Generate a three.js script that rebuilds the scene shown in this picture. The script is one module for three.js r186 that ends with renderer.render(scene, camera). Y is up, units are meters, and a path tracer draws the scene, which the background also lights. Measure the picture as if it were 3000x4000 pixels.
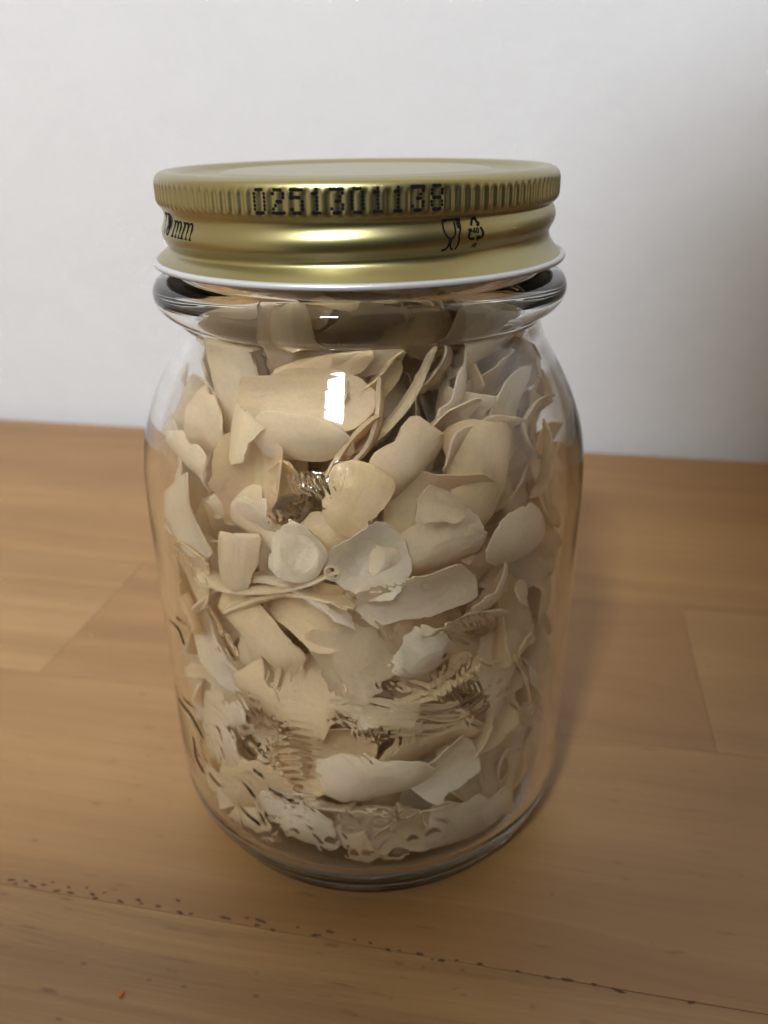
import * as THREE from 'three';
import { RectAreaLightUniformsLib } from 'three/addons/lights/RectAreaLightUniformsLib.js';
import { FontLoader } from 'three/addons/loaders/FontLoader.js';
import { mergeGeometries } from 'three/addons/utils/BufferGeometryUtils.js';
import { RoundedBoxGeometry } from 'three/addons/geometries/RoundedBoxGeometry.js';

// ------------------------------------------------------------------ camera, light, exposure
const MM = 0.001, D2R = Math.PI / 180;
const scene = new THREE.Scene();
scene.background = new THREE.Color().setRGB(0.0172, 0.0146, 0.0114);      // the dim room all round
const renderer = new THREE.WebGLRenderer({ antialias: true });
renderer.toneMapping = THREE.LinearToneMapping;
renderer.toneMappingExposure = 40;
renderer.shadowMap.enabled = true;
renderer.setSize(768, 1024);
RectAreaLightUniformsLib.init();

const PHOTO_W = 3000, PHOTO_H = 4000, FOCAL = 3209.2;                // pixels of the photograph
const EYE = new THREE.Vector3(0, 0.146, 0.16056);
const pan = 1.362 * D2R, pitch = 25.328 * D2R, roll = 0.84 * D2R;
const FWD = new THREE.Vector3(Math.sin(pan) * Math.cos(pitch), -Math.sin(pitch), -Math.cos(pan) * Math.cos(pitch));
const R0 = new THREE.Vector3().crossVectors(FWD, new THREE.Vector3(0, 1, 0)).normalize(), U0 = new THREE.Vector3().crossVectors(R0, FWD);
const RIGHT = R0.clone().multiplyScalar(Math.cos(roll)).addScaledVector(U0, -Math.sin(roll));
const UP = U0.clone().multiplyScalar(Math.cos(roll)).addScaledVector(R0, Math.sin(roll));
const camera = new THREE.PerspectiveCamera(2 * Math.atan(PHOTO_H / 2 / FOCAL) / D2R, PHOTO_W / PHOTO_H, 0.01, 20);
camera.position.copy(EYE);
camera.quaternion.setFromRotationMatrix(new THREE.Matrix4().makeBasis(RIGHT, UP, FWD.clone().negate()));
camera.updateProjectionMatrix();
camera.focus = 0.127;
camera.userData.fStop = camera.getFocalLength() / 1.5;               // a 1.5 mm wide aperture

// unseen light source behind the camera, high and to its left
const WIN = { az: -19 * D2R, el: 45 * D2R, dist: 1.75, w: 0.26, h: 0.135 };
const winPos = new THREE.Vector3(Math.sin(WIN.az) * Math.cos(WIN.el), Math.sin(WIN.el), Math.cos(WIN.az) * Math.cos(WIN.el)).multiplyScalar(WIN.dist);
const unseenWindowLight = new THREE.RectAreaLight(new THREE.Color().setRGB(0.935, 1.0, 1.085), 11.2, WIN.w, WIN.h);
unseenWindowLight.name = 'unseen_window_light';
unseenWindowLight.position.copy(winPos);
unseenWindowLight.lookAt(0, winPos.y - 0.35, 0);
scene.add(unseenWindowLight);

// ------------------------------------------------------------------ helpers
function rng(seed) { let a = seed >>> 0; return () => { a = (a + 0x6D2B79F5) | 0; let t = Math.imul(a ^ (a >>> 15), 1 | a); t = (t + Math.imul(t ^ (t >>> 7), 61 | t)) ^ t; return ((t ^ (t >>> 14)) >>> 0) / 4294967296; }; }
function hash2(x, y, s) { let h = (x * 374761393 + y * 668265263 + s * 1442695041) | 0; h = Math.imul(h ^ (h >>> 13), 1274126177); h = Math.imul(h ^ (h >>> 16), 2246822519); return ((h ^ (h >>> 15)) >>> 0) / 4294967296; }
function vnoise(x, y, s = 0) {
  const xi = Math.floor(x), yi = Math.floor(y), fx = x - xi, fy = y - yi, u = fx * fx * (3 - 2 * fx), v = fy * fy * (3 - 2 * fy);
  return (hash2(xi, yi, s) * (1 - u) + hash2(xi + 1, yi, s) * u) * (1 - v) + (hash2(xi, yi + 1, s) * (1 - u) + hash2(xi + 1, yi + 1, s) * u) * v;
}
const fbm = (x, y, s, n = 4) => { let a = 0, w = 0.5, t = 0; for (let i = 0; i < n; i++) { a += w * vnoise(x, y, s + i * 17); t += w; w *= 0.5; x *= 2.03; y *= 2.03; } return a / t; };
const clamp = (x, a, b) => Math.min(b, Math.max(a, x)), lerp = (a, b, t) => a + (b - a) * t;
const smooth = (a, b, x) => { const t = clamp((x - a) / (b - a), 0, 1); return t * t * (3 - 2 * t); };
const taken = {};
function numbered(name) { const n = taken[name] = (taken[name] ?? -1) + 1; return n ? `${name}_${String(n).padStart(3, '0')}` : name; }
function tag(o, label, category, group, kind) { o.userData.label = label; if (category) o.userData.category = category; if (group) o.userData.group = group; if (kind) o.userData.kind = kind; return o; }
function mesh(name, geometry, material, parent = scene) {
  const m = new THREE.Mesh(geometry, material); m.name = parent === scene ? numbered(name) : name; m.castShadow = m.receiveShadow = true; parent.add(m); return m;
}
const rayOf = (px, py) => FWD.clone().multiplyScalar(FOCAL).addScaledVector(RIGHT, px - PHOTO_W / 2).addScaledVector(UP, PHOTO_H / 2 - py).normalize();
function onCylinder(px, py, r) {                                     // where the sight line through a photo pixel meets an upright cylinder round the jar's axis
  const d = rayOf(px, py), a = d.x * d.x + d.z * d.z, b = EYE.x * d.x + EYE.z * d.z, c = EYE.x ** 2 + EYE.z ** 2 - r * r, q = b * b - a * c;
  const t = q > 0 ? (-b - Math.sqrt(q)) / a : -b / a, p = EYE.clone().addScaledVector(d, t);
  return { p, t, phi: Math.atan2(p.x, p.z), y: p.y };
}
function onTable(px, py) { const d = rayOf(px, py); return EYE.clone().addScaledVector(d, -EYE.y / d.y); }
function dataTexture(w, h, fill, srgb = true) {
  const data = new Uint8Array(w * h * 4);
  for (let y = 0; y < h; y++) for (let x = 0; x < w; x++) { const c = fill(x, y), o = (y * w + x) * 4; for (let k = 0; k < 3; k++) data[o + k] = clamp(Math.round(c[k] * 255), 0, 255); data[o + 3] = 255; }
  const t = new THREE.DataTexture(data, w, h); t.wrapS = t.wrapT = THREE.RepeatWrapping; t.magFilter = THREE.LinearFilter; t.minFilter = THREE.LinearMipmapLinearFilter; t.generateMipmaps = true;
  if (srgb) t.colorSpace = THREE.SRGBColorSpace; t.needsUpdate = true; return t;
}
// a closed or open sheet over (i, j): rows of points
function grid(rows, closeI, extra) {
  const n = rows.length, m = rows[0].length, pos = new Float32Array(n * m * 3), idx = [];
  for (let i = 0; i < n; i++) for (let j = 0; j < m; j++) pos.set(rows[i][j], (i * m + j) * 3);
  for (let i = 0; i < (closeI ? n : n - 1); i++) for (let j = 0; j < m - 1; j++) { const a = i * m + j, b = ((i + 1) % n) * m + j; idx.push(a, b, a + 1, b, b + 1, a + 1); }
  const g = new THREE.BufferGeometry(); g.setAttribute('position', new THREE.BufferAttribute(pos, 3)); g.setIndex(idx); g.computeVertexNormals(); return g;
}

// ------------------------------------------------------------------ the setting: wall and wooden table (both turned 12.9 degrees)
const TURN = 12.9 * D2R, TU = new THREE.Vector3(Math.cos(TURN), 0, Math.sin(TURN)), TV = new THREE.Vector3(-Math.sin(TURN), 0, Math.cos(TURN));
const WALL_V = -0.2400, EDGE_V = -0.2285, STAVE = 0.0697;

const wallBump = dataTexture(512, 512, (x, y) => { const a = fbm(x / 10, y / 10, 5, 3) * 0.6 + fbm(x / 50, y / 50, 9, 2) * 0.4; return [a, a, a]; }, false);
wallBump.repeat.set(1, 1);
const wallMap = dataTexture(512, 512, (x, y) => { const a = 0.755 + 0.012 * (fbm(x / 24, y / 24, 31, 4) - 0.5) + 0.006 * (vnoise(x / 2, y / 2, 7) - 0.5); return [a, a * 0.999, a * 0.998]; });
const wallMat = new THREE.MeshStandardMaterial({ color: 0xffffff, map: wallMap, bumpMap: wallBump, bumpScale: 0.0003, roughness: 0.85 });
{
  const g = new THREE.BoxGeometry(2.6, 2.0, 0.1), uv = g.attributes.uv, p = g.attributes.position;
  for (let i = 0; i < uv.count; i++) uv.setXY(i, p.getX(i) / 0.25, p.getY(i) / 0.25);
  const w = mesh('wall', g, wallMat);
  w.position.copy(TV).multiplyScalar(WALL_V - 0.05).add(new THREE.Vector3(0, 0.45, 0)); w.rotation.y = -TURN;
  tag(w, 'plain off-white painted wall behind the wooden table', null, null, 'structure');
}

function woodTexture(seed, o) {                                      // 1024 x 256 texels on 0.28 x 0.07 m, the grain along u
  const W = 1024, H = 256, R = rng(seed), pores = new Float32Array(W * H);
  for (let k = 0; k < o.pores; k++) {
    const x0 = R() * W, y0 = R() * H, len = 4 + R() * R() * 26, depth = 0.25 + 0.75 * R(), wide = 0.6 + R() * 0.7, slope = (R() - 0.5) * 0.08;
    for (let x = 0; x < len; x++) for (let dy = -2; dy <= 2; dy++) {
      const yy = y0 + slope * x + dy, f = Math.exp(-((dy / wide) ** 2)) * depth * Math.sin(Math.PI * (x + 0.5) / len), i = ((Math.floor(yy) + H) % H) * W + (Math.floor(x0 + x) % W);
      pores[i] = Math.max(pores[i], f);
    }
  }
  const color = dataTexture(W, H, (x, y) => {
    const px = x / W * 28, py = y / H * 7, bend = (fbm(px * 0.09, py * 0.35, seed + 3, 3) - 0.5) * o.wave;
    const v = py + bend, ring = fbm(px * 0.05, v * 1.6, seed + 11, 3), line = fbm(px * 0.16, v * 7, seed + 21, 3), fine = fbm(px * 0.9, v * 42, seed + 31, 2), patch = fbm(px * 0.35, py * 0.6, seed + 41, 3);
    let t = 0.5 + (ring - 0.5) * o.ring + (line - 0.5) * o.line + (fine - 0.5) * o.fine + (patch - 0.5) * 0.35;
    t = clamp(t, 0, 1);
    const pore = pores[y * W + x] * o.poreDark;
    return [0, 1, 2].map((c) => lerp(o.dark[c], o.light[c], t) * (1 - pore * [0.55, 0.62, 0.7][c]));
  });
  const bump = dataTexture(W, H, (x, y) => { const a = 0.7 - 0.7 * pores[y * W + x] + 0.25 * (fbm(x / 40, y / 2.5, seed + 51, 2) - 0.5); return [a, a, a]; }, false);
  color.wrapS = color.wrapT = bump.wrapS = bump.wrapT = THREE.MirroredRepeatWrapping;
  return { color, bump };
}
const woods = [
  woodTexture(101, { pores: 120, ring: 0.8, line: 0.35, fine: 0.22, wave: 2.2, poreDark: 0.35, dark: [0.600, 0.448, 0.275], light: [0.700, 0.548, 0.365] }),
  woodTexture(202, { pores: 150, ring: 0.9, line: 0.4, fine: 0.25, wave: 1.4, poreDark: 0.35, dark: [0.615, 0.468, 0.290], light: [0.720, 0.573, 0.385] }),
  woodTexture(303, { pores: 330, ring: 0.8, line: 0.7, fine: 0.40, wave: 0.9, poreDark: 0.5, dark: [0.590, 0.450, 0.280], light: [0.745, 0.600, 0.410] }),
];
const woodMats = [];
for (const w of woods) for (const tint of [[1, 0.96, 0.83], [0.94, 0.87, 0.72], [1.0, 0.925, 0.755]]) {
  woodMats.push(new THREE.MeshPhysicalMaterial({ map: w.color, bumpMap: w.bump, bumpScale: 0.00022, roughness: 0.48, color: new THREE.Color().setRGB(...tint).multiplyScalar(0.70), clearcoat: 0.12, clearcoatRoughness: 0.38 }));
}
const table = new THREE.Group(); table.name = 'table_top'; scene.add(table); table.rotation.y = -TURN;
tag(table, 'oiled wooden table top of wide glued staves', null, null, 'structure');
{
  const R = rng(77);
  const rowsOfStaves = [                                             // [row, ends along u, [wood, tint] of each stave]
    [0, [-1.0, -0.42, 0.33, 1.0], [[0, 1], [0, 1], [1, 0]]],
    [1, [-1.0, -0.6, 0.46, 1.0], [[1, 0], [1, 2], [0, 0]]],
    [2, [-1.0, -0.105, 0.0855, 1.0], [[1, 0], [0, 1], [1, 0]]],
    [3, [-1.0, -0.46, 0.51, 1.0], [[0, 0], [1, 1], [0, 0]]],
    [4, [-1.0, -0.45, 0.52, 1.0], [[1, 0], [2, 0], [2, 0]]],
    [5, [-1.0, 0.2, 1.0], [[0, 0], [1, 0]]],
  ];
  for (const [row, ends, kinds] of rowsOfStaves) kinds.forEach(([w, t], k) => {
    const len = ends[k + 1] - ends[k], seam = 0.00003, g = new RoundedBoxGeometry(len - 2 * seam, 0.028, STAVE - 2 * seam, 1, 0.00012);
    const p = g.attributes.position, n = g.attributes.normal, uv = g.attributes.uv, ou = R(), ov = R();
    for (let i = 0; i < uv.count; i++) {
      const x = p.getX(i), y = p.getY(i), z = p.getZ(i);
      if (Math.abs(n.getX(i)) > 0.8) uv.setXY(i, y / 0.28 + ou, z / STAVE + ov); else uv.setXY(i, x / 0.28 + ou, (Math.abs(n.getY(i)) > 0.5 ? z : y) / STAVE + ov);
    }
    const m = mesh('stave', g, woodMats[w * 3 + t], table);
    m.position.set((ends[k] + ends[k + 1]) / 2, -0.014, EDGE_V + (row + 0.5) * STAVE);
  });
}
{ // dark open pores strung along the seam in front of the jar: shallow dark flecks let into the wood
  const R = rng(41), mat = new THREE.MeshStandardMaterial({ color: new THREE.Color().setRGB(0.085, 0.046, 0.022), roughness: 0.9 }), parts = [];
  const spots = [[45, 3438, 26], [60, 3452, 18], [100, 3442, 24], [128, 3462, 34], [170, 3456, 22], [205, 3446, 14], [222, 3480, 30], [268, 3466, 16], [275, 3487, 28], [340, 3468, 14], [362, 3494, 24], [372, 3508, 22], [408, 3487, 14], [470, 3522, 34], [542, 3517, 24], [552, 3530, 18], [618, 3540, 22], [695, 3518, 20], [703, 3565, 24], [745, 3569, 18], [880, 3586, 44], [965, 3586, 18], [1020, 3598, 44], [1003, 3614, 22], [1065, 3632, 24], [1163, 3622, 16], [1235, 3653, 44], [1290, 3640, 34], [1385, 3672, 14], [1447, 3684, 18], [1515, 3710, 24], [1560, 3713, 14], [1640, 3727, 26], [1690, 3748, 14], [1725, 3752, 26], [1783, 3752, 16], [1875, 3765, 24], [2022, 3794, 18], [2140, 3819, 22], [2215, 3828, 40], [2320, 3846, 22], [2415, 3870, 50], [2700, 3915, 30]];
  for (const [x, y, len] of spots) {
    const c = onTable(x, y), mm = len * c.distanceTo(EYE) / FOCAL, s = [];
    for (let i = 0; i < 10; i++) { const a = i / 10 * 2 * Math.PI, q = 0.7 + 0.5 * R(); s.push(new THREE.Vector2(Math.cos(a) * mm * 0.5 * q, Math.sin(a) * Math.min(0.00034, mm * 0.25) * q)); }
    const g = new THREE.ShapeGeometry(new THREE.Shape(s)); g.rotateX(-Math.PI / 2); g.rotateY((R() - 0.5) * 0.5);
    const l = new THREE.Vector3(c.dot(TU), 0.00003, c.dot(TV)); g.translate(l.x, l.y, l.z); parts.push(g);
  }
  const m = mesh('open_pores', mergeGeometries(parts), mat, table); m.userData.kind = 'stuff';
}

// ------------------------------------------------------------------ the glass jar
const profileOf = (pts, n, tension = 0.5) => { const c = new THREE.CatmullRomCurve3(pts.map(([r, y]) => new THREE.Vector3(r, y, 0)), false, 'centripetal', tension); return c.getSpacedPoints(n).map((p) => [Math.max(0, p.x), p.y]); };
const outerPts = [[0, 2.4], [18, 2.1], [30, 1.5], [34.5, 0.5], [36.6, 0.05], [38.2, 0.2], [39.4, 0.8], [39.75, 1.4], [39.6, 2.0], [40.3, 2.5], [40.75, 3.1], [40.6, 3.7], [41.3, 4.2], [41.75, 4.8], [41.7, 5.4], [42.3, 6.1], [43.0, 7.2], [43.5, 8.4], [44.3, 11], [44.75, 14.5], [44.9, 19], [44.9, 40], [44.9, 62], [44.85, 78], [44.5, 86], [43.5, 92], [41.8, 97], [39.7, 101.5], [37.3, 105.7], [35.4, 109], [34.4, 111.6], [34.15, 113.4], [34.7, 114.3], [36.2, 115.0], [37.6, 116.2], [38.45, 117.8], [38.5, 119.3], [37.8, 120.7], [36.2, 121.6], [34.6, 122.0], [33.6, 122.8], [33.1, 124.6], [33.0, 131], [33.0, 137.2]];
const innerPts = [[31.0, 137.2], [31.0, 121], [31.1, 114.5], [31.7, 111], [33.3, 107.6], [35.9, 103.4], [38.4, 98.6], [40.4, 93.2], [41.5, 87], [41.9, 79], [42, 60], [42, 18], [41.6, 12.6], [40.2, 9.0], [37.4, 6.6], [32, 5.6], [15, 4.9], [0, 4.7]];
// the moulded relief on the outside, as heights (mm) on a map of arc length by height
const REL = { s0: -66, s1: 66, y0: 8, y1: 98, step: 0.16 };
const RW = Math.ceil((REL.s1 - REL.s0) / REL.step), RH = Math.ceil((REL.y1 - REL.y0) / REL.step), relief = new Float32Array(RW * RH);
{
  const OUT = 0.0449, at = (x, y) => { const q = onCylinder(x, y, OUT); return [q.phi * 44.9, q.y * 1000]; };
  const stamp = (cx, cy, rad, f) => {
    const i0 = Math.max(0, Math.floor((cx - rad - REL.s0) / REL.step)), i1 = Math.min(RW - 1, Math.ceil((cx + rad - REL.s0) / REL.step)), j0 = Math.max(0, Math.floor((cy - rad - REL.y0) / REL.step)), j1 = Math.min(RH - 1, Math.ceil((cy + rad - REL.y0) / REL.step));
    for (let j = j0; j <= j1; j++) for (let i = i0; i <= i1; i++) { const s = REL.s0 + i * REL.step - cx, y = REL.y0 + j * REL.step - cy, v = f(s, y), k = j * RW + i; const e = v * 0.85 * (1 - 0.78 * smooth(-14, -32, cx + s)) * (1 - 0.5 * smooth(14, 34, cx + s)); if (e > relief[k]) relief[k] = e; }
  };
  const dome = (x, y, r, h) => { const [s, v] = at(x, y); stamp(s, v, r + 0.6, (a, b) => { const d = Math.hypot(a, b) / r; return h * (d < 1 ? 0.35 + 0.65 * Math.sqrt(1 - d * d) : 0.35 * Math.exp(-(((d - 1) * r / 0.22) ** 2))); }); };
  const ridge = (pts, w, h) => {
    const q = new THREE.CatmullRomCurve3(pts.map(([x, y]) => new THREE.Vector3(...at(x, y), 0))), n = Math.max(6, Math.ceil(q.getLength() / 0.18)), sp = q.getSpacedPoints(n);
    sp.forEach((p, k) => { const ww = w * (0.55 + 0.45 * Math.sin(Math.PI * clamp(k / n, 0.06, 0.94))); stamp(p.x, p.y, ww * 2.2, (a, b) => h * Math.exp(-(a * a + b * b) / (ww * ww))); });
  };
  const leaf = (x, y, len, wid, deg, h) => {
    const [s, v] = at(x, y), c = Math.cos(deg * D2R), n = Math.sin(deg * D2R);
    stamp(s, v, len * 0.6, (a, b) => {
      const u = (a * c + b * n) / (len / 2), w = -a * n + b * c; if (Math.abs(u) >= 1) return 0;
      const half = wid / 2 * (1 - u * u) * (1 + 0.3 * u), d = Math.abs(w) / half; if (d > 1.25) return 0;
      const vein = 0.22 * Math.cos((Math.abs(w) * 1.1 + u * len * 0.5) * 4.2), mid = 0.5 * Math.exp(-((w / 0.28) ** 2));
      return h * (1 - smooth(0.85, 1.2, d)) * (0.55 + vein + mid);
    });
  };
  // leaves and berries under the shoulder
  leaf(1215, 1935, 9.5, 4.6, -18, 0.8); leaf(1330, 1880, 5.2, 3.2, 42, 0.75); leaf(1120, 2010, 7.2, 3.4, 24, 0.7); leaf(1425, 2060, 6.0, 3.0, -35, 0.45);
  ridge([[1020, 2045], [1090, 1990], [1180, 1965], [1300, 1985], [1380, 2000]], 0.5, 0.6);
  dome(1165, 2160, 2.9, 0.9); dome(1415, 2185, 3.1, 0.85); dome(1295, 2238, 1.0, 0.7); dome(1030, 2045, 0.8, 0.6); dome(1350, 2060, 1.0, 0.5);
  leaf(1560, 2300, 10, 4.4, -4, 0.5); leaf(1330, 2410, 12, 6, 8, 0.35); ridge([[1640, 2080], [1660, 2030], [1680, 1980]], 0.35, 0.4);
  dome(1648, 2556, 3.5, 0.9); leaf(1850, 2440, 9.5, 4.2, -12, 0.8); leaf(1770, 2330, 7, 3, 28, 0.6); leaf(1500, 2600, 7, 3.6, 20, 0.75); leaf(1520, 2690, 8, 3, -14, 0.75); leaf(1790, 2600, 6.4, 4, 40, 0.75); leaf(1830, 2700, 6, 4.2, -30, 0.75);
  ridge([[1290, 2745], [1420, 2735], [1560, 2760], [1700, 2770], [1830, 2730], [1960, 2660]], 0.55, 0.6);
  ridge([[1380, 2830], [1480, 2800], [1620, 2800], [1760, 2810], [1880, 2760], [1990, 2690]], 0.5, 0.55);
  ridge([[1420, 2900], [1560, 2860], [1700, 2860], [1840, 2800]], 0.45, 0.45);
  ridge([[2010, 2560], [2060, 2660], [2080, 2780]], 0.5, 0.35);
  for (let k = 0; k < 7; k++) ridge([[1400 + k * 42, 2760 + k * 4], [1385 + k * 42, 2830], [1400 + k * 40, 2900]], 0.3, 0.4);
  for (let k = 0; k < 5; k++) ridge([[1690 + k * 30, 2640 - k * 12], [1720 + k * 28, 2690], [1740 + k * 30, 2740 - k * 8]], 0.32, 0.5);
  // the hatched fruit to the left
  for (let k = 0; k < 21; k++) { const y = 2690 + k * 28, a = Math.sin(Math.PI * (k + 1.5) / 23), x0 = 1145 - 115 * a, x1 = 1145 + 110 * a; ridge([[x0, y + 8], [(x0 + x1) / 2, y - 7], [x1, y + 5]], 0.36, 0.5); }
  for (let k = 0; k < 5; k++) ridge([[1040 + 42 * k, 2690], [1060 + 40 * k, 2630 - 12 * (2 - Math.abs(k - 2))]], 0.4, 0.6);
  // stems, leaf tips and beads on the left flank
  for (const [x, y] of [[720, 2190], [745, 2230], [790, 2270], [880, 2500], [840, 2540], [905, 2545]]) dome(x, y, 1.35, 0.8);
  ridge([[690, 2160], [730, 2215], [790, 2290]], 0.45, 0.8); ridge([[820, 2390], [850, 2440], [860, 2480]], 0.5, 0.9); ridge([[665, 2430], [700, 2470], [715, 2510]], 0.7, 0.9);
  ridge([[700, 2740], [745, 2800], [790, 2880]], 0.6, 0.95); ridge([[800, 2840], [850, 2850], [865, 2900]], 0.5, 0.8); ridge([[755, 2890], [765, 2960], [790, 3010]], 0.55, 0.9); ridge([[860, 2920], [880, 2980]], 0.45, 0.7);
  ridge([[930, 2850], [945, 2880]], 0.5, 0.8); dome(980, 2930, 1.6, 0.7); dome(905, 2985, 1.5, 0.6);
  ridge([[820, 3030], [860, 3075], [920, 3080]], 0.5, 0.8); ridge([[900, 3040], [950, 3060], [990, 3110]], 0.5, 0.9); ridge([[990, 3010], [1030, 3040]], 0.5, 0.8); ridge([[1050, 3080], [1100, 3110], [1170, 3140]], 0.55, 0.95); dome(1135, 3145, 0.8, 0.8);
  ridge([[920, 3130], [960, 3180], [1010, 3220]], 0.55, 0.8); ridge([[1010, 3170], [1030, 3220], [1000, 3240]], 0.5, 0.6);
  { // crowded leaves, tendrils and pips filling the lower half of the design
    const R = rng(88), fill = (n, x0, x1, y0, y1, h) => { for (let k = 0; k < n; k++) { const x = x0 + R() * (x1 - x0), y = y0 + R() * (y1 - y0), a = R() * 6.28, l = 18 + R() * 38, b = (R() - 0.5) * 1.4; ridge([[x - Math.cos(a) * l, y - Math.sin(a) * l], [x + Math.cos(a + 1.57) * l * b * 0.5, y + Math.sin(a + 1.57) * l * b * 0.5], [x + Math.cos(a) * l, y + Math.sin(a) * l]], 0.26 + R() * 0.2, h * (0.6 + 0.6 * R())); if (R() < 0.25) dome(x + 30 * (R() - 0.5), y + 30 * (R() - 0.5), 0.5 + R() * 0.5, h * 0.9); } };
    fill(30, 780, 1080, 2680, 3020, 0.42); fill(26, 1230, 1480, 2680, 2990, 0.4); fill(34, 1330, 2000, 2540, 2860, 0.42); fill(22, 1400, 1900, 2290, 2520, 0.3); fill(24, 900, 1250, 3050, 3290, 0.42); fill(22, 1180, 1720, 3150, 3330, 0.42);
  }
  // little raised letters round the foot
  for (const [x, y, r] of [[1290, 3290, 1.2], [1385, 3335, 0.9], [1430, 3340, 1.1], [1485, 3215, 0.8], [1555, 3335, 1.2], [1610, 3280, 1.1], [1690, 3258, 1.5], [1600, 3180, 1.0], [1480, 3170, 0.8]]) { dome(x, y, r, 0.6); ridge([[x - 30, y + 8], [x + 32, y - 8]], 0.4, 0.5); }
  ridge([[1700, 3200], [1745, 3215], [1765, 3245]], 0.4, 0.6); ridge([[1290, 2000], [1360, 1990], [1400, 2010]], 0.3, 0.4);
}
function reliefAt(s, y) {
  const fx = (s - REL.s0) / REL.step, fy = (y - REL.y0) / REL.step, i = Math.floor(fx), j = Math.floor(fy);
  if (i < 0 || j < 0 || i >= RW - 1 || j >= RH - 1) return 0;
  const a = fx - i, b = fy - j, k = j * RW + i;
  return (relief[k] * (1 - a) + relief[k + 1] * a) * (1 - b) + (relief[k + RW] * (1 - a) + relief[k + RW + 1] * a) * b;
}
const glassMat = new THREE.MeshPhysicalMaterial({ color: 0xffffff, roughness: 0, metalness: 0, transmission: 1, thickness: 0.003, ior: 1.48, specularIntensity: 1, attenuationColor: new THREE.Color().setRGB(0.80, 0.89, 0.865), attenuationDistance: 0.06 });
{
  const angles = [];
  for (let i = 0; i < 440; i++) angles.push(-82 + 164 * i / 440);
  for (let i = 0; i < 150; i++) angles.push(82 + 196 * i / 150);
  const outer = profileOf(outerPts, 420), inner = profileOf(innerPts, 150), lip = []; 
  for (let k = 1; k < 10; k++) { const a = Math.PI * k / 10; lip.push([32 + Math.cos(a), 137.2 + 0.85 * Math.sin(a)]); }
  const line = [...outer, ...lip, ...inner], n = line.length, no = outer.length;
  const rows = angles.map((deg) => {
    const phi = deg * D2R, s = phi > Math.PI ? phi - 2 * Math.PI : phi, wob = 0.06 * Math.sin(2 * phi + 1) + 0.04 * Math.sin(3 * phi);
    return line.map(([r, y], k) => {
      let q = r; if (k < no && r > 40 && y > 8 && y < 98) q += reliefAt(s * 44.9, y); 
      if (r > 20 && y > 10 && y < 110) q += wob + (k >= no ? 0.1 * (vnoise(6 + 5 * Math.sin(phi), y * 0.06 + 3 * Math.cos(phi), 3) - 0.5) : 0);
      return [q * Math.sin(phi) * MM, y * MM, q * Math.cos(phi) * MM];
    });
  });
  const g = grid(rows, true);
  tag(mesh('glass_jar', g, glassMat), 'clear glass preserving jar with moulded fruit relief, filled with coconut flakes', 'jar');
}

// ------------------------------------------------------------------ the gold screw lid
const lidGold = new THREE.MeshPhysicalMaterial({ color: new THREE.Color().setRGB(0.315, 0.278, 0.122), metalness: 1, roughness: 0.37, clearcoat: 0.5, clearcoatRoughness: 0.25 });
const lidInside = new THREE.MeshStandardMaterial({ color: new THREE.Color().setRGB(0.85, 0.85, 0.83), roughness: 0.4 });
const ink = new THREE.MeshPhysicalMaterial({ color: new THREE.Color().setRGB(0.008, 0.007, 0.007), roughness: 0.9, specularIntensity: 0.2 });
const KNURLS = 132;
// outside of the lid: radius at angle and height along a profile parameter; the thread bead climbs to the right
const lidPts = [[0, 138.75], [20, 138.75], [23.2, 138.72], [24.2, 138.5], [25.2, 138.05], [26.4, 137.9], [30.2, 137.95], [31.4, 138.2], [32.4, 138.75], [33.3, 139.1], [34.2, 139.12], [35.1, 138.85], [35.75, 138.25], [35.98, 137.5], [36.0, 136.5], [36.0, 135.4], [35.98, 134.6], [35.8, 134.0], [35.35, 133.45], [34.95, 132.95], [34.9, 132.5], [35.1, 131.9], [35.5, 131.0], [35.62, 130.2], [35.45, 129.3], [35.0, 128.4], [34.65, 127.6], [34.75, 127.0], [35.2, 126.4], [35.9, 125.7], [36.6, 125.0], [37.1, 124.5]];
const lidLine = profileOf(lidPts, 170);
const climb = (phi) => 1.0 * Math.sin(phi - 0.15);
function lidPoint([r, y], phi) {
  const k = smooth(133.6, 134.6, y) * (1 - smooth(136.9, 137.9, y)) * (r > 34 ? 1 : 0), c = Math.cos(KNURLS * phi), q = r + k * 0.13 * (Math.sign(c) * Math.pow(Math.abs(c), 0.8) - 0.6);
  const t = r > 34 ? smooth(125.2, 128.2, y) * (1 - smooth(131.8, 133.6, y)) : 0, yy = y + t * climb(phi);
  return [q * Math.sin(phi) * MM, yy * MM, q * Math.cos(phi) * MM];
}
const lid = new THREE.Group(); lid.name = 'screw_lid'; scene.add(lid); lid.position.y = 0.1245; 
tag(lid, 'gold metal screw lid with knurled edge and printed code on the glass jar', 'jar lid');
const onLid = (g) => { g.translate(0, -0.1245, 0); return g; };
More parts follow.
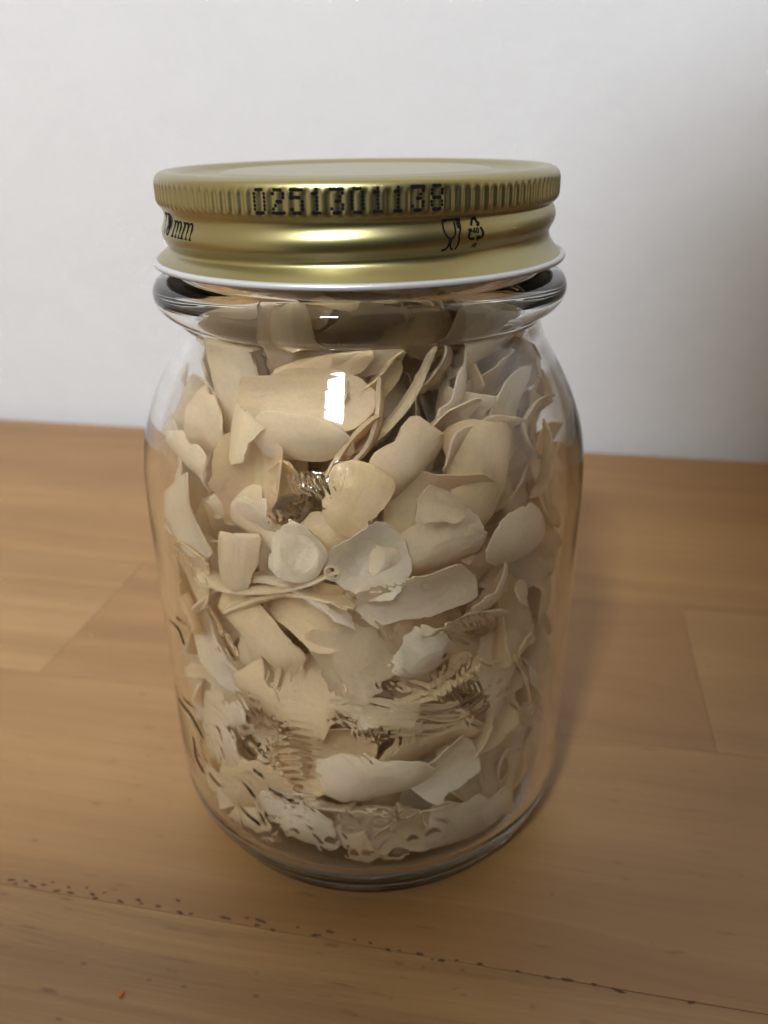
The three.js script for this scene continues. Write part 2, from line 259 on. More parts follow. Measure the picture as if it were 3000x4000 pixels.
{
  const rows = [], N = KNURLS * 10;
  for (let i = 0; i < N; i++) rows.push(lidLine.map((p) => lidPoint(p, i / N * 2 * Math.PI)));
  const bumpT = dataTexture(256, 256, (x, y) => { const a = fbm(x / 5, y / 1.6, 61, 3); return [a, a, a]; }, false);
  mesh('lid_shell', onLid(grid(rows, true)), lidGold, lid);
  const inPts = [[0, 138.45], [24, 138.3], [25.3, 137.82], [26.4, 137.66], [30.2, 137.72], [31.6, 138.0], [33.0, 138.6], [34.2, 138.7], [35.2, 138.2], [35.55, 137.4], [35.55, 135], [35.0, 133.5], [34.55, 132.6], [34.7, 131.6], [35.1, 130.2], [34.6, 128.4], [34.25, 127.4], [35.0, 126.1], [36.7, 124.45]];
  const inLine = profileOf(inPts, 60), inRows = [];
  for (let i = 0; i < 160; i++) inRows.push(inLine.map(([r, y]) => { const phi = i / 160 * 2 * Math.PI, t = r > 34 ? smooth(125.2, 128.2, y) * (1 - smooth(131.8, 133.6, y)) : 0; return [r * Math.sin(phi) * MM, (y + t * climb(phi)) * MM, r * Math.cos(phi) * MM]; }));
  mesh('lid_lining', onLid(grid(inRows, true)), lidInside, lid);
  const rim = new THREE.TorusGeometry(0.03718, 0.00062, 14, 220); rim.rotateX(Math.PI / 2); rim.scale(1, 0.95, 1); rim.translate(0, 0.1242, 0);
  mesh('curled_rim', onLid(rim), new THREE.MeshPhysicalMaterial({ color: new THREE.Color().setRGB(0.50, 0.50, 0.51), metalness: 0.35, roughness: 0.34 }), lid);
}
// print: flat shapes in (angle, height) laid 0.03 mm off the lid's skirt
const skirt = lidLine.filter(([r, y]) => r > 34.4 && y < 138.8);
function skirtPoint(phi, y, off = 0.06) {
  let best = 1e9, at = null;
  for (let k = 0; k < skirt.length - 1; k++) {
    const a = lidPoint(skirt[k], phi), b = lidPoint(skirt[k + 1], phi), ya = a[1] / MM, yb = b[1] / MM;
    if ((ya - y) * (yb - y) <= 0 && ya !== yb) { const t = (y - ya) / (yb - ya), r = lerp(Math.hypot(a[0], a[2]), Math.hypot(b[0], b[2]), t) / MM; if (r < best) best = r; at = r; }
  }
  const r = (at ?? 36) + off; return [r * Math.sin(phi) * MM, y * MM, r * Math.cos(phi) * MM];
}
function wrap(g, name) {                                             // x is millimetres of arc from the front, y the height in mm
  const p = g.attributes.position;
  for (let i = 0; i < p.count; i++) p.setXYZ(i, ...skirtPoint(p.getX(i) / 36, p.getY(i)));
  g.deleteAttribute('uv'); g.deleteAttribute('normal'); g.computeVertexNormals(); return onLid(g);
}
function ribbon(pts, w, curve = false) { w *= 1.35;                             // a stroked line as a strip of small quads
  let line = [];
  if (curve) line = new THREE.CatmullRomCurve3(pts.map(([x, y]) => new THREE.Vector3(x, y, 0))).getPoints(pts.length * 6).map((p) => [p.x, p.y]);
  else pts.forEach((p, k) => { if (k) { const q = pts[k - 1], n = Math.max(1, Math.ceil(Math.hypot(p[0] - q[0], p[1] - q[1]) / 0.2)); for (let i = 1; i <= n; i++) line.push([lerp(q[0], p[0], i / n), lerp(q[1], p[1], i / n)]); } else line.push(p); });
  const pos = [], idx = [];
  line.forEach((p, k) => { const a = line[Math.max(0, k - 1)], b = line[Math.min(line.length - 1, k + 1)], d = Math.hypot(b[0] - a[0], b[1] - a[1]) || 1, nx = -(b[1] - a[1]) / d * w / 2, ny = (b[0] - a[0]) / d * w / 2; pos.push(p[0] + nx, p[1] + ny, 0, p[0] - nx, p[1] - ny, 0); if (k) { const o = 2 * k; idx.push(o - 2, o - 1, o, o - 1, o + 1, o); } });
  const g = new THREE.BufferGeometry(); g.setAttribute('position', new THREE.Float32BufferAttribute(pos, 3)); g.setAttribute('uv', new THREE.Float32BufferAttribute(new Array(pos.length / 3 * 2).fill(0), 2)); g.setIndex(idx); g.computeVertexNormals(); return g;
}
{ // the ink-jet number, dot by dot
  const font = { 0: ['.###.', '#...#', '#...#', '#...#', '#...#', '#...#', '.###.'], 1: ['..#..', '.##..', '..#..', '..#..', '..#..', '..#..', '.###.'], 2: ['.###.', '#...#', '....#', '..##.', '.#...', '#....', '#####'], 3: ['#####', '....#', '...#.', '..##.', '....#', '#...#', '.###.'], 5: ['#####', '#....', '####.', '....#', '....#', '#...#', '.###.'], 8: ['.###.', '#...#', '#...#', '.###.', '#...#', '#...#', '.###.'] };
  const text = '0251301138', R = rng(9), a0 = -23.6, a1 = 18.4, dots = [];
  [...text].forEach((ch, i) => {
    const phi = lerp(a0, a1, i / (text.length - 1)) * D2R, x0 = phi * 36;
    font[ch].forEach((row, j) => [...row].forEach((c, k) => {
      if (c !== '#') return;
      const top = 137.55 + i * 0.03, x = x0 + (k - 2) * 0.40 + (R() - 0.5) * 0.06, y = top - j * 0.53 + (R() - 0.5) * 0.05;
      const run = row[k + 1] === '#', g = new THREE.CircleGeometry(0.25 + R() * 0.04, 12); g.scale(run ? 1.3 : 0.95, 0.95, 1); g.translate(x, y, 0); dots.push(wrap(g));
    }));
  });
  mesh('printed_code', mergeGeometries(dots), ink, lid);
}
const sans = await new FontLoader().loadAsync('fonts/droid/droid_sans_bold.typeface.json'), serif = await new FontLoader().loadAsync('fonts/droid/droid_serif_regular.typeface.json');
function lettering(font, text, size, shear = 0, squeeze = 1) { const g = new THREE.ShapeGeometry(font.generateShapes(text, size), 6), p = g.attributes.position; for (let i = 0; i < p.count; i++) p.setX(i, p.getX(i) * squeeze + shear * p.getY(i)); return g; }
{ // glass and fork symbol
  const x = 23.0 * D2R * 36, t = 132.9, s = [];
  s.push(ribbon([[x - 1.45, t], [x + 1.5, t + 0.05]], 0.17), ribbon([[x - 1.5, t + 0.1], [x - 1.42, t - 1.4], [x - 1.1, t - 2.1], [x - 0.45, t - 2.6], [x + 0.25, t - 2.25], [x + 0.5, t - 1.4], [x + 0.5, t - 0.3]], 0.2, true));
  s.push(ribbon([[x - 0.55, t - 2.6], [x - 0.62, t - 3.6], [x - 0.95, t - 4.1], [x - 1.65, t - 4.35]], 0.2, true), ribbon([[x - 0.25, t - 2.6], [x - 0.32, t - 3.6], [x - 0.05, t - 4.05], [x + 0.3, t - 4.3]], 0.2, true));
  s.push(ribbon([[x + 1.42, t + 0.05], [x + 1.42, t - 1.3], [x + 1.15, t - 1.9], [x + 1.05, t - 3.4], [x + 0.72, t - 4.3]], 0.2, true), ribbon([[x + 0.7, t - 0.25], [x + 1.4, t - 0.25]], 0.12), ribbon([[x + 0.78, t - 0.6], [x + 1.4, t - 0.6]], 0.12), ribbon([[x + 0.86, t - 0.95], [x + 1.4, t - 0.95]], 0.12), ribbon([[x + 1.0, t - 0.1], [x + 1.0, t - 1.2]], 0.13), ribbon([[x + 1.2, t - 0.1], [x + 1.2, t - 1.3]], 0.13), ribbon([[x - 1.45, t - 0.1], [x - 0.95, t - 0.2]], 0.2));
  mesh('food_safe_symbol', mergeGeometries(s.map((g) => wrap(g))), ink, lid);
  const c = 29.6 * D2R * 36, v = 131.2, q = [];
  q.push(ribbon([[c - 0.7, v + 0.75], [c - 0.35, v + 1.5], [c, v + 1.75], [c + 0.3, v + 1.5], [c + 0.65, v + 0.9]], 0.28, true), ribbon([[c + 0.3, v + 0.75], [c + 0.72, v + 0.7], [c + 0.85, v + 1.15]], 0.2));
  q.push(ribbon([[c + 0.95, v + 0.45], [c + 1.35, v - 0.4], [c + 1.3, v - 0.85], [c + 0.9, v - 1.1], [c + 0.3, v - 1.1]], 0.28, true), ribbon([[c + 0.55, v - 0.75], [c + 0.25, v - 1.1], [c + 0.5, v - 1.5]], 0.2));
  q.push(ribbon([[c - 0.25, v - 1.15], [c - 0.95, v - 1.15], [c - 1.3, v - 0.85], [c - 1.25, v - 0.4], [c - 0.95, v + 0.2]], 0.28, true), ribbon([[c - 1.4, v + 0.15], [c - 0.92, v + 0.28], [c - 0.75, v - 0.1]], 0.2));
  const n = lettering(sans, '40', 0.85); n.translate(c - 0.66, v - 0.42, 0); const e = lettering(sans, 'FE', 0.62, 0.2); e.translate(c - 0.45, v - 2.55, 0);
  mesh('recycling_symbol', mergeGeometries([...q, n, e].map((g) => wrap(g.index ? g.toNonIndexed() : g))), ink, lid);
  const mm = lettering(serif, '70 mm', 3.5, 0.22, 0.86); mm.computeBoundingBox(); mm.translate(-48.6 * D2R * 36 - mm.boundingBox.max.x, 129.5, 0);
  mesh('printed_size', wrap(mm), ink, lid);
}
{ // what shows of the print on the lid's top, at the far side of the rim
  const flat = (g) => { const p = g.attributes.position; for (let i = 0; i < p.count; i++) { const phi = p.getX(i) / 28.4, r = 28.4 + p.getY(i); p.setXYZ(i, -r * Math.sin(phi) * MM * -1, 0.13798, -r * Math.cos(phi) * MM); } g.deleteAttribute('uv'); g.deleteAttribute('normal'); g.computeVertexNormals(); return onLid(g); };
  const greyInk = new THREE.MeshStandardMaterial({ color: new THREE.Color().setRGB(0.03, 0.034, 0.036), roughness: 0.6 }), s = [];
  s.push(ribbon([[-3.6, -1.5], [-3.2, 1.4], [-2.8, -1.5]], 0.4), ribbon([[-0.4, -0.8], [0.4, 0.9], [1.8, 1.5], [3.2, 0.9], [3.8, -0.8]], 0.4, true), ribbon([[0.6, -0.6], [1.8, 0.9], [3.0, -0.6]], 0.35, true), ribbon([[6.2, -0.8], [6.9, 1.0], [6.9, -1.2]], 0.32));
  const d = new THREE.ShapeGeometry(new THREE.Shape([new THREE.Vector2(8.4, -1.4), new THREE.Vector2(9.7, 1.6), new THREE.Vector2(11.0, -1.4)])); s.push(d, ribbon([[7.8, -1.2], [11.7, -1.2]], 0.5));
  mesh('printed_top', mergeGeometries(s.map((g) => flat(g.index ? g.toNonIndexed() : g))), greyInk, lid);
}

// ------------------------------------------------------------------ the coconut flakes
const flakeTex = dataTexture(256, 256, (x, y) => { const a = 0.985 + 0.05 * (fbm(x / 30, y / 8, 91, 4) - 0.5) + 0.03 * (vnoise(x / 2.2, y / 2.2, 19) - 0.5); return [a, a * (0.985 + 0.02 * vnoise(x / 40, y / 40, 5)), a * (0.955 + 0.06 * vnoise(x / 50, y / 50, 77))]; });
const flakeBump = dataTexture(256, 256, (x, y) => { const a = 0.55 * fbm(x / 22, y / 5, 15, 3) + 0.45 * fbm(x / 4, y / 4, 27, 2); return [a, a, a]; }, false);
const flakeMats = [[0.955, 0.805, 0.545], [0.958, 0.825, 0.585], [0.95, 0.785, 0.505], [0.962, 0.85, 0.64], [0.945, 0.76, 0.465]].map((c) =>
  new THREE.MeshPhysicalMaterial({ map: flakeTex, bumpMap: flakeBump, bumpScale: 0.00012, color: new THREE.Color().setRGB(...c), roughness: 1, specularIntensity: 0.15, transmission: 0.42, thickness: 0 }));
function flakeGeometry(o) {                                          // lengths in mm; x along, z across, y through
  const R = rng(o.seed), NU = o.nu ?? 18, NV = o.nv ?? 10, a = o.len / 2, b = o.wid / 2, s = o.seed % 97, top = [], bot = [];
  const n1 = 1.5 + R() * 3.2, k1 = 2.6 + R() * R() * 9, cutA = (R() - 0.5) * 0.8, cutB = (R() - 0.5) * 0.8, taper = (R() - 0.5) * 1.6 * (o.taper ?? 0.5), bow = (R() - 0.5) * 0.5 * b, jag = 0.08 + R() * 0.4, f1 = 2.5 + R() * 4;
  for (let i = 0; i <= NU; i++) {
    const u = -1 + 2 * i / NU, ru = [], rb = [];
    const round = Math.pow(Math.max(0, 1 - Math.pow(Math.abs(u), k1)), 1 / n1), wide = b * Math.max(0.1, round) * (1 + taper * u);
    for (let j = 0; j <= NV; j++) {
      const v = -1 + 2 * j / NV, w0 = wide * (1 + 0.15 * (vnoise(u * f1 * 0.6 + 9, v > 0 ? 3 : 8, s) - 0.5) * 2 + 0.03 * (vnoise(u * 13 + 9, v > 0 ? 33 : 38, s) - 0.5) * 2);
      const end = Math.pow(Math.abs(u), 6) * Math.sign(u) * jag * (vnoise(v * 3.2 + 5, u > 0 ? 2 : 7, s + 4) - 0.5) * 2;
      const x = a * u + end + (u > 0 ? cutA : cutB) * v * w0 * Math.abs(u) * 0.8, z = w0 * v + bow * (1 - u * u);
      const xn = x / a, zn = z / b;
      const y = -o.curl * 2.1 * z * z / 10 - o.bend * 1.3 * x * x / 20 + o.twist * xn * zn * b * 0.35 + (o.wave ?? 0.5) * (fbm(x * 0.16 + 4, z * 0.16 + s, s + 8, 2) - 0.5) * 1.6 + (o.fold ?? 0) * Math.abs(z - 0.25 * x);
      const e = Math.max(Math.abs(u) ** 5, Math.abs(v) ** 5), t = o.thick * (0.5 + 0.5 * vnoise(u * 1.5 + 3, v * 1.5, s + 2)) * (1 - 0.5 * e);
      ru.push([x * MM, (y + t / 2) * MM, z * MM]); rb.push([x * MM, (y - t / 2) * MM, z * MM]);
    }
    top.push(ru); bot.push(rb);
  }
  const m = NV + 1, per = [];
  for (let i = 0; i <= NU; i++) per.push([i, 0]); for (let j = 1; j <= NV; j++) per.push([NU, j]); for (let i = NU - 1; i >= 0; i--) per.push([i, NV]); for (let j = NV - 1; j > 0; j--) per.push([0, j]);
  const gt = grid(top, false), gb = grid(bot, false); gb.setIndex([...gb.index.array].reverse().map((x) => x)); gb.computeVertexNormals();
  const gs = grid([...per, per[0]].map(([i, j]) => [top[i][j], bot[i][j]]), false);
  const uvOf = (g) => { const p = g.attributes.position, uv = new Float32Array(p.count * 2), ox = (o.seed * 0.37) % 1, oy = (o.seed * 0.71) % 1; for (let i = 0; i < p.count; i++) { uv[2 * i] = p.getX(i) / 0.03 + ox; uv[2 * i + 1] = p.getZ(i) / 0.03 + oy; } g.setAttribute('uv', new THREE.BufferAttribute(uv, 2)); return g; };
  return mergeGeometries([uvOf(gt), uvOf(gb), uvOf(gs)]);
}
const innerLine = profileOf(innerPts, 300);
function roomAt(yMM) { let r = 0; for (const [ri, yi] of innerLine) if (Math.abs(yi - yMM) < 0.6) r = Math.max(r, ri); return r || (yMM < 5 ? 0 : 31); }
const roomTable = []; for (let y = 0; y <= 140; y++) roomTable.push(roomAt(y));
const room = (y) => { const k = clamp(y, 0, 139), i = Math.floor(k); return lerp(roomTable[i], roomTable[i + 1], k - i); };
const cloud = [];                                                    // sample points of the flakes laid so far, in 3 mm cells
const cells = new Map(), keyOf = (x, y, z) => (Math.floor(x / 3) + 40) * 10000 + (Math.floor(y / 3) + 5) * 100 + Math.floor(z / 3) + 40;
function samplesOf(g, m) { const p = g.attributes.position, out = [], v = new THREE.Vector3(), step = Math.max(1, Math.floor(p.count / 90)); for (let i = 0; i < p.count; i += step) { v.fromBufferAttribute(p, i).applyMatrix4(m).multiplyScalar(1000); out.push([v.x, v.y, v.z]); } return out; }
function crowd(pts) { let bad = 0; for (const [x, y, z] of pts) { let hit = false; for (let a = -1; a <= 1 && !hit; a++) for (let b = -1; b <= 1 && !hit; b++) for (let c = -1; c <= 1 && !hit; c++) { const l = cells.get(keyOf(x + 3 * a, y + 3 * b, z + 3 * c)); if (l) for (const q of l) if ((q[0] - x) ** 2 + (q[1] - y) ** 2 + (q[2] - z) ** 2 < 1.7) { hit = true; break; } } if (hit) bad++; } return bad / pts.length; }
const tooWide = (pts) => pts.reduce((f, [x, y, z]) => Math.max(f, Math.hypot(x, z) + 0.35 - room(Math.max(y, 12))), -9), tooLow = (pts) => pts.reduce((f, [x, y, z]) => Math.max(f, 5.9 + 6 * smooth(33, 42, Math.hypot(x, z)) - y), -9);
const outside = (pts) => Math.max(0, tooWide(pts), tooLow(pts));
function settle(pts) { for (const q of pts) { const k = keyOf(...q); if (!cells.has(k)) cells.set(k, []); cells.get(k).push(q); } }
const KINDS = {
  flake: ['coconut_flake', 'flake', 'against the glass', 'broad coconut flakes against the glass'], sliver: ['coconut_sliver', 'sliver seen edge-on', 'by the glass', 'edge-on coconut slivers'],
  chip: ['coconut_chip', 'broken chip', 'against the glass', 'small coconut chips'], inner: ['coconut_flake', 'flake', 'behind others', 'coconut flakes deeper in the pile'],
};
const TONES = ['cream', 'pale cream', 'yellowish', 'whitish', 'dark cream'], ZONES = [[22, 'above the jar foot'], [42, 'beside the hatched relief'], [62, 'below the moulded berries'], [82, 'level with the moulded leaves'], [100, 'under the shoulder'], [200, 'inside the neck']];
let flakeCount = 0;
function addFlake(kind, g, matrix, label) {
  const [name, what, where, group] = KINDS[kind], tone = (flakeCount * 7 + (flakeCount >> 2)) % flakeMats.length, m = mesh(name, g, flakeMats[tone]);
  matrix.decompose(m.position, m.quaternion, m.scale); m.updateMatrix(); flakeCount++;
  g.computeBoundingBox();
  const b = g.boundingBox, long = (b.max.x - b.min.x) * 1000, ratio = (b.max.x - b.min.x) / (b.max.z - b.min.z), axis = new THREE.Vector3(1, 0, 0).applyQuaternion(m.quaternion), zone = ZONES.find(([y]) => m.position.y * 1000 < y)[1];
  const text = `${long > 19 ? 'large' : long > 12 ? 'middling' : 'small'} ${ratio > 1.9 ? 'long' : ratio > 1.35 ? 'oblong' : 'squarish'} ${TONES[tone]} coconut ${what} ${Math.abs(axis.y) > 0.75 ? 'upright' : Math.abs(axis.y) > 0.35 ? 'aslant' : 'level'}, ${where} ${zone}`;
  return tag(m, label ?? text, 'coconut flake', label ? undefined : group);
}
function poseAt(phi, y, r, ang, tilt, lean) {                        // ang: turn of the long axis in the tangent plane; tilt about that axis; lean about the other
  const n = new THREE.Vector3(Math.sin(phi), 0, Math.cos(phi)), h = new THREE.Vector3(Math.cos(phi), 0, -Math.sin(phi)), up = new THREE.Vector3(0, 1, 0);
  const L = h.clone().multiplyScalar(Math.cos(ang)).addScaledVector(up, Math.sin(ang)), A = new THREE.Vector3().crossVectors(L, n);
  const m = new THREE.Matrix4().makeBasis(L, n, A); // x along, y outwards, z across
  const q = new THREE.Matrix4().makeRotationX(tilt).premultiply(new THREE.Matrix4().makeRotationZ(lean));
  return m.multiply(q).setPosition(n.x * r, y, n.z * r);
}
// flakes one can point at in the photograph: [x, y, long, wide (all in photo px / 1.808), turn, tilt, depth mm, curl, bend, fold, kind, label]
const placed = [
  [462, 850, 245, 118, 96, 6, 0.6, 0.35, 0.1, 0, 'flake', 'large cream coconut flake standing upright below the neck ring'],
  [642, 872, 272, 112, 8, -12, 0.5, 0.3, 0.15, 0.12, 'flake', 'large white folded coconut flake lying level under the shoulder'],
  [690, 795, 205, 66, 24, -28, 1.6, 0.3, 0.2, 0, 'flake'], [640, 965, 190, 96, 4, 16, 2.2, 0.3, 0.1, 0, 'flake'],
  [492, 1070, 205, 130, 84, 18, 0.8, 0.5, 0.2, 0.25, 'flake', 'creased coconut flake with a raised ridge, left of the moulded leaf'], [398, 1000, 130, 90, -15, 10, 1.2, 0.3, 0.2, 0, 'flake'], [392, 1125, 150, 80, -50, -14, 1.6, 0.3, 0.3, 0, 'flake'],
  [506, 1215, 112, 84, 86, 8, 0.6, 0.4, 0.1, 0, 'chip'], [640, 1195, 112, 100, 60, 2, 0.5, 0.3, 0.1, 0, 'chip', 'small rounded white coconut chip beside a dark gap'],
  [882, 905, 290, 50, 51, 76, 0.8, 0.2, 0.3, 0, 'sliver', 'long straight coconut sliver slanting up to the right'], [800, 985, 230, 50, 58, 74, 1.6, 0.2, 0.4, 0, 'sliver'], [735, 1000, 190, 50, 55, 70, 2.8, 0.2, 0.3, 0, 'sliver'],
  [880, 1050, 215, 120, 44, 24, 1.2, 0.4, 0.3, 0, 'flake'], [765, 1090, 150, 96, 62, -16, 0.6, 0.3, 0.2, 0, 'flake'], [960, 945, 190, 76, 34, 30, 1.6, 0.4, 0.4, 0, 'flake'], [1000, 880, 140, 60, 62, 40, 1.5, 0.5, 0.6, 0, 'flake'],
  [962, 802, 130, 52, 60, 36, 2.2, 0.5, 0.5, 0, 'flake'], [1050, 760, 120, 84, 20, 22, 1.2, 0.4, 0.3, 0, 'flake'], [800, 780, 130, 76, 16, 14, 1.3, 0.4, 0.2, 0, 'flake'], [826, 838, 110, 54, 42, 34, 2.4, 0.5, 0.3, 0, 'chip'],
  [1050, 955, 180, 62, 18, 32, 2.0, 0.3, 0.5, 0, 'flake'], [985, 1120, 215, 150, -22, 6, 0.7, 0.3, 0.1, 0, 'flake', 'wide smooth coconut flake right of the slanting sliver'], [1085, 1045, 200, 150, 75, 8, 1.8, 0.3, 0.2, 0, 'flake'], [1150, 905, 165, 120, 72, 10, 1.0, 0.4, 0.2, 0, 'flake'],
  [1192, 1000, 140, 64, 82, 26, 1.2, 0.4, 0.4, 0, 'flake'], [1128, 1175, 170, 110, -8, 8, 1.0, 0.3, 0.2, 0, 'flake'], [795, 1215, 150, 130, 30, 2, 1.1, 0.3, 0.1, 0, 'flake'], [935, 1205, 220, 130, 12, 6, 1.9, 0.3, 0.2, 0, 'flake'],
  [540, 1272, 345, 60, 11, 80, 0.8, 0.15, -0.25, 0, 'sliver', 'longest coconut sliver, curved and lying almost level'], [556, 1288, 300, 60, 13, 76, 1.2, 0.15, -0.3, 0, 'sliver', 'second long level coconut sliver tucked under the longest one'], [600, 1302, 260, 55, 15, 72, 2.0, 0.15, -0.3, 0, 'sliver'],
  [702, 1332, 270, 118, -8, -8, 0.6, 0.4, 0.5, 0, 'flake', 'large arched coconut flake below the long level slivers'], [735, 1435, 175, 135, -62, 4, 0.9, 0.3, 0.1, 0, 'flake'], [556, 1366, 200, 58, -42, -24, 1.4, 0.4, 0.3, 0, 'flake'], [520, 1452, 180, 118, -72, 6, 0.8, 0.3, 0.2, 0, 'flake'], [420, 1470, 160, 90, 78, 24, 1.4, 0.5, 0.3, 0.2, 'flake'],
  [905, 1292, 220, 92, 10, 6, 0.9, 0.3, 0.2, 0, 'flake'], [908, 1412, 112, 100, 40, 2, 0.6, 0.3, 0.1, 0, 'chip'], [1010, 1352, 170, 62, 8, 34, 1.4, 0.4, 0.3, 0, 'flake'], [1135, 1365, 190, 108, 88, 8, 0.8, 0.4, 0.2, 0, 'flake'], [1080, 1290, 120, 70, 40, 34, 1.6, 0.5, 0.5, 0, 'chip'],
  [400, 1230, 150, 110, 30, 8, 0.9, 0.3, 0.2, 0, 'flake'], [600, 1530, 190, 150, -30, 4, 0.8, 0.3, 0.1, 0, 'flake'], [460, 1590, 160, 120, -60, 6, 0.7, 0.3, 0.2, 0, 'flake'], [690, 1650, 190, 140, 20, 6, 0.9, 0.3, 0.2, 0, 'flake'],
  [822, 1690, 190, 110, 12, 10, 0.6, 0.3, 0.2, 0.15, 'flake', 'pale angular coconut flake near the foot of the jar'], [955, 1655, 130, 92, 30, 6, 1.2, 0.3, 0.1, 0, 'chip'], [1110, 1765, 180, 150, 62, 12, 0.6, 0.4, 0.3, 0, 'flake'], [1020, 1775, 170, 110, -12, 6, 0.8, 0.3, 0.2, 0, 'flake'], [1080, 1600, 200, 110, 62, 10, 1.0, 0.3, 0.2, 0, 'flake'],
  [880, 1560, 190, 60, 8, 60, 1.6, 0.3, 0.3, 0, 'sliver'], [960, 1500, 180, 56, 18, 66, 1.4, 0.3, 0.3, 0, 'sliver'], [800, 1570, 160, 96, -20, 14, 1.6, 0.4, 0.2, 0, 'flake'], [560, 1700, 170, 110, 24, 8, 0.8, 0.3, 0.2, 0, 'flake'], [760, 1800, 200, 120, -4, 12, 0.9, 0.3, 0.2, 0, 'flake'], [630, 1790, 150, 90, -24, 14, 1.2, 0.3, 0.2, 0, 'chip'], [900, 1800, 160, 96, 14, 14, 1.2, 0.3, 0.2, 0, 'chip'],
];
placed.forEach(([x, y, l, w, ang, tilt, depth, curl, bend, fold, kind, label], k) => {
  const hit = onCylinder(x * 1.808, y * 1.808, Math.min(0.0412, room(onCylinder(x * 1.808, y * 1.808, 0.041).y * 1000) * MM - 0.0004)), scale = hit.t * 1000 / FOCAL * 1.808;
  const edge = kind === 'sliver', g = flakeGeometry({ seed: 300 + k * 13, len: l * scale * 1.2, wid: w * scale * 1.2, curl: curl * [1.2, -0.9, 1.5, 0.5, -1.3][k % 5], bend: bend * [1, 1.6, -0.8][k % 3], fold, twist: ((k * 37) % 10 - 5) * 0.04, thick: edge ? 1.6 : 0.8, wave: edge ? 0.3 : 0.8, taper: edge ? 0.2 : 0.5 });
  let r = Math.hypot(hit.p.x, hit.p.z) - depth * MM - (edge ? w * scale * 0.5 * MM : 0), m;
  let lift = 0;
  for (let t = 0; t < 8; t++) { m = poseAt(hit.phi, hit.y + lift, r, ang * D2R, tilt * D2R, 0); const q = samplesOf(g, m), o = tooWide(q), d = tooLow(q); if (o <= 0.02 && d <= 0.02) break; r -= Math.max(0, o) * MM; lift += Math.max(0, d) * MM; }
  settle(samplesOf(g, m)); addFlake(kind, g, m, label);
});
{ // the rest of the filling, each laid where it crowds its neighbours least: first round the glass, then inside, then in the neck
  const R = rng(2024), lay = (kind, spot, tries, len, wid) => {
    const seed = 5000 + Math.floor(R() * 90000), l = len[0] + R() * (len[1] - len[0]), w = wid[0] + R() * (wid[1] - wid[0]);
    const g = flakeGeometry({ seed, len: l, wid: w, curl: (R() < 0.55 ? 1 : -1) * (0.15 + R() * 0.75), bend: (R() - 0.5) * 0.9, twist: (R() - 0.5) * 0.6, fold: R() < 0.2 ? 0.2 : 0, thick: 0.6 + R() * 0.45, wave: 0.9, nu: 16, nv: 10 });
    let best = null;
    for (let t = 0; t < tries; t++) {
      const s = spot(), m = poseAt(s.phi, s.y * MM, s.r * MM, R() * Math.PI, s.tilt, s.lean); let pts = samplesOf(g, m), o = outside(pts);
      if (o > 0.05) { const n = new THREE.Vector3(Math.sin(s.phi), s.y < 15 ? -0.7 : 0, Math.cos(s.phi)); const p = new THREE.Vector3().setFromMatrixPosition(m).addScaledVector(n, -o * MM); m.setPosition(p); pts = samplesOf(g, m); o = outside(pts); }
      const c = crowd(pts) + (o > 0.05 ? 0.3 + o : 0); if (!best || c < best.c) best = { c, m, pts, o }; if (c < 0.02) break;
    }
    if (best.o > 0.6) return;
    settle(best.pts); addFlake(kind, g, best.m);
  };
  const tri = () => R() + R() - 1;
  for (let k = 0; k < 78; k++) lay('flake', () => { const y = 9 + R() * 100; const phi = tri() * 1.9; return { phi, y, r: room(y) - (Math.abs(phi) < 1.1 ? 3.5 + R() * 4 : 1 + R() * 3.5), tilt: tri() * 0.7, lean: tri() * 0.4 }; }, 60, [16, 26], [10, 15]);
  for (let k = 0; k < 20; k++) lay('chip', () => { const y = 8 + R() * 96; return { phi: tri() * 1.7, y, r: room(y) - 1.2 - R() * 3, tilt: tri() * 0.8, lean: tri() * 0.5 }; }, 46, [6, 10], [4, 8]);
  for (let k = 0; k < 118; k++) lay('inner', () => { const y = 8 + R() * 102, q = Math.sqrt(R()) * (room(y) - 6); return { phi: tri() * 2.6, y, r: q, tilt: (R() - 0.5) * 3, lean: (R() - 0.5) * 2 }; }, 30, [17, 28], [11, 17]);
  for (let k = 0; k < 24; k++) lay('inner', () => { const y = 106 + R() * 15; return { phi: tri() * 1.9, y, r: 17 + R() * 12, tilt: (R() - 0.5) * 1.1, lean: (R() - 0.5) * 0.8 }; }, 30, [12, 20], [8, 13]);
}
console.log('flakes', flakeCount);

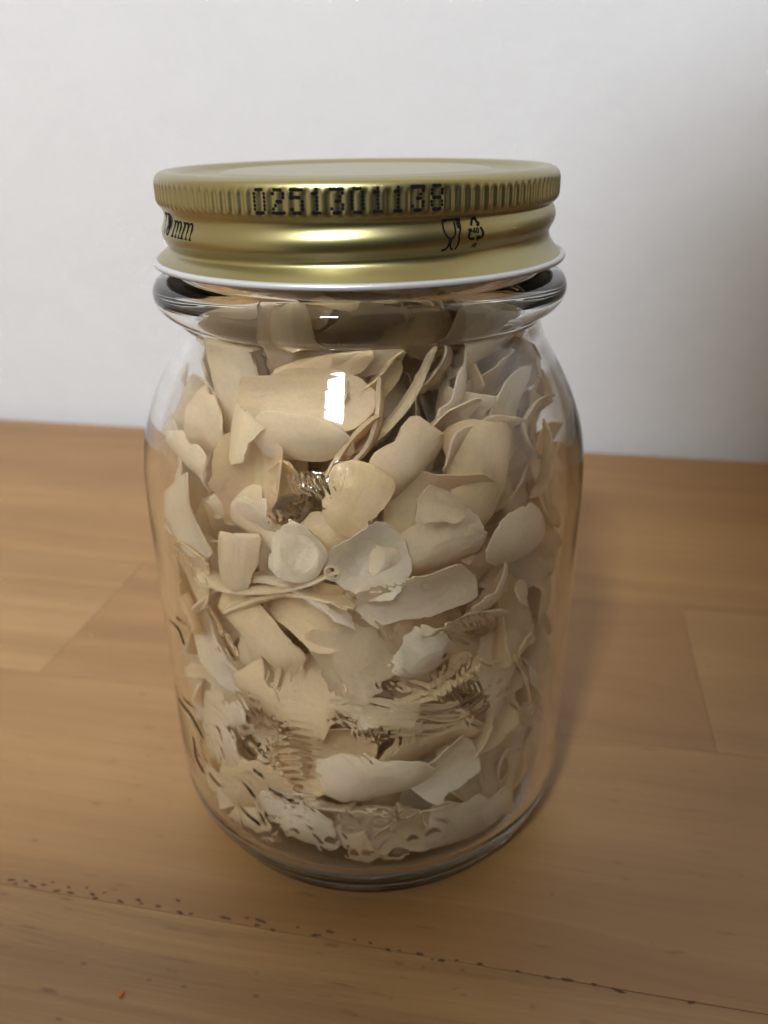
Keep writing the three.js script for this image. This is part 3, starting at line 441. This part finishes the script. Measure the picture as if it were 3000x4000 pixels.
// ------------------------------------------------------------------ small things
{ // orange crumb on the front stave
  const c = onTable(478, 3885), R = rng(5), g = new THREE.IcosahedronGeometry(0.00042, 2), p = g.attributes.position;
  for (let i = 0; i < p.count; i++) { const f = 0.8 + 0.5 * vnoise(p.getX(i) * 4000 + 9, p.getY(i) * 4000 + p.getZ(i) * 3000 + 9, 3); p.setXYZ(i, p.getX(i) * f * 0.75, p.getY(i) * f * 0.5, p.getZ(i) * f * 1.7); }
  g.computeVertexNormals(); const m = mesh('crumb', g, new THREE.MeshStandardMaterial({ color: new THREE.Color().setRGB(0.55, 0.12, 0.01), roughness: 0.6 }));
  m.position.set(c.x, 0.00022, c.z); m.rotation.y = -0.35; tag(m, 'tiny orange crumb on the front stave of the table', 'crumb');
}
{ // out-of-view light source with frame and pane, placed to light table and jar
  const win = new THREE.Group(); win.name = 'window'; scene.add(win); win.position.copy(unseenWindowLight.position); win.quaternion.copy(unseenWindowLight.quaternion);
  tag(win, 'unseen framed light source high up, out of view, lighting the wooden table', 'window');
  const frame = new THREE.MeshStandardMaterial({ color: new THREE.Color().setRGB(0.75, 0.75, 0.74), roughness: 0.5 }), pane = new THREE.MeshStandardMaterial({ color: 0x111111, emissive: new THREE.Color().setRGB(0.935, 1.0, 1.085), emissiveIntensity: 0.06, roughness: 0.2 });
  const add = (n, w, h, d, x, y, z, m) => { const o = mesh(n, new RoundedBoxGeometry(w, h, d, 2, 0.006), m, win); o.position.set(x, y, z); };
  add('unseen_window_pane', WIN.w, WIN.h, 0.01, 0, 0, 0.03, pane);
  for (const s of [-1, 1]) { add('frame_side', 0.06, WIN.h + 0.12, 0.05, s * (WIN.w / 2 + 0.03), 0, 0.02, frame); add('frame_rail', WIN.w, 0.06, 0.05, 0, s * (WIN.h / 2 + 0.03), 0.02, frame); }
  add('transom', WIN.w, 0.016, 0.03, 0, 0.02, -0.03, frame);
}
{ // added blocker behind the camera: stands for a person's shade on table and wall
  const addedBlocker = new THREE.Group(); addedBlocker.name = 'added_shade_blocker'; scene.add(addedBlocker); addedBlocker.position.set(0.19, -0.75, 0.31); addedBlocker.rotation.y = 0;
  tag(addedBlocker, 'added dark light blocker out of view, shading the table front and the wall foot', 'addedBlocker');
  const cloth = new THREE.MeshStandardMaterial({ color: new THREE.Color().setRGB(0.045, 0.042, 0.045), roughness: 0.9 }), oak = new THREE.MeshStandardMaterial({ color: new THREE.Color().setRGB(0.12, 0.07, 0.035), roughness: 0.5 });
  const b = new THREE.Shape(); b.moveTo(0.44, 0.42); b.lineTo(0.44, 0.970); b.quadraticCurveTo(0.44, 1.030, 0.38, 1.030); b.lineTo(0.28, 1.030); b.quadraticCurveTo(0.25, 1.030, 0.25, 1.050); b.lineTo(0.25, 1.24); b.quadraticCurveTo(0.25, 1.288, 0.17, 1.288);  // outline shaped for the shade it throws on jar, table and wall
  b.lineTo(-0.17, 1.288); b.quadraticCurveTo(-0.25, 1.288, -0.25, 1.24); b.lineTo(-0.25, 1.050); b.quadraticCurveTo(-0.25, 1.030, -0.28, 1.030); b.lineTo(-0.38, 1.030); b.quadraticCurveTo(-0.44, 1.030, -0.44, 0.970); b.lineTo(-0.44, 0.42); b.closePath();
  const bg = new THREE.ExtrudeGeometry(b, { depth: 0.07, bevelEnabled: true, bevelSize: 0.01, bevelThickness: 0.02, bevelSegments: 3, curveSegments: 16 });
  mesh('blocker_back', bg, cloth, addedBlocker);
  const st = mesh('blocker_seat', new RoundedBoxGeometry(0.56, 0.12, 0.42, 3, 0.04), cloth, addedBlocker); st.position.set(0, 0.41, -0.16);
  for (const [x, z] of [[-0.24, -0.32], [0.24, -0.32], [-0.24, 0.03], [0.24, 0.03]]) { const l = mesh('blocker_leg', new THREE.CylinderGeometry(0.022, 0.015, 0.36, 12), oak, addedBlocker); l.position.set(x, 0.18, z); }
}
scene.traverse((o) => { if (o.isMesh) o.castShadow = o.receiveShadow = true; });
renderer.render(scene, camera);
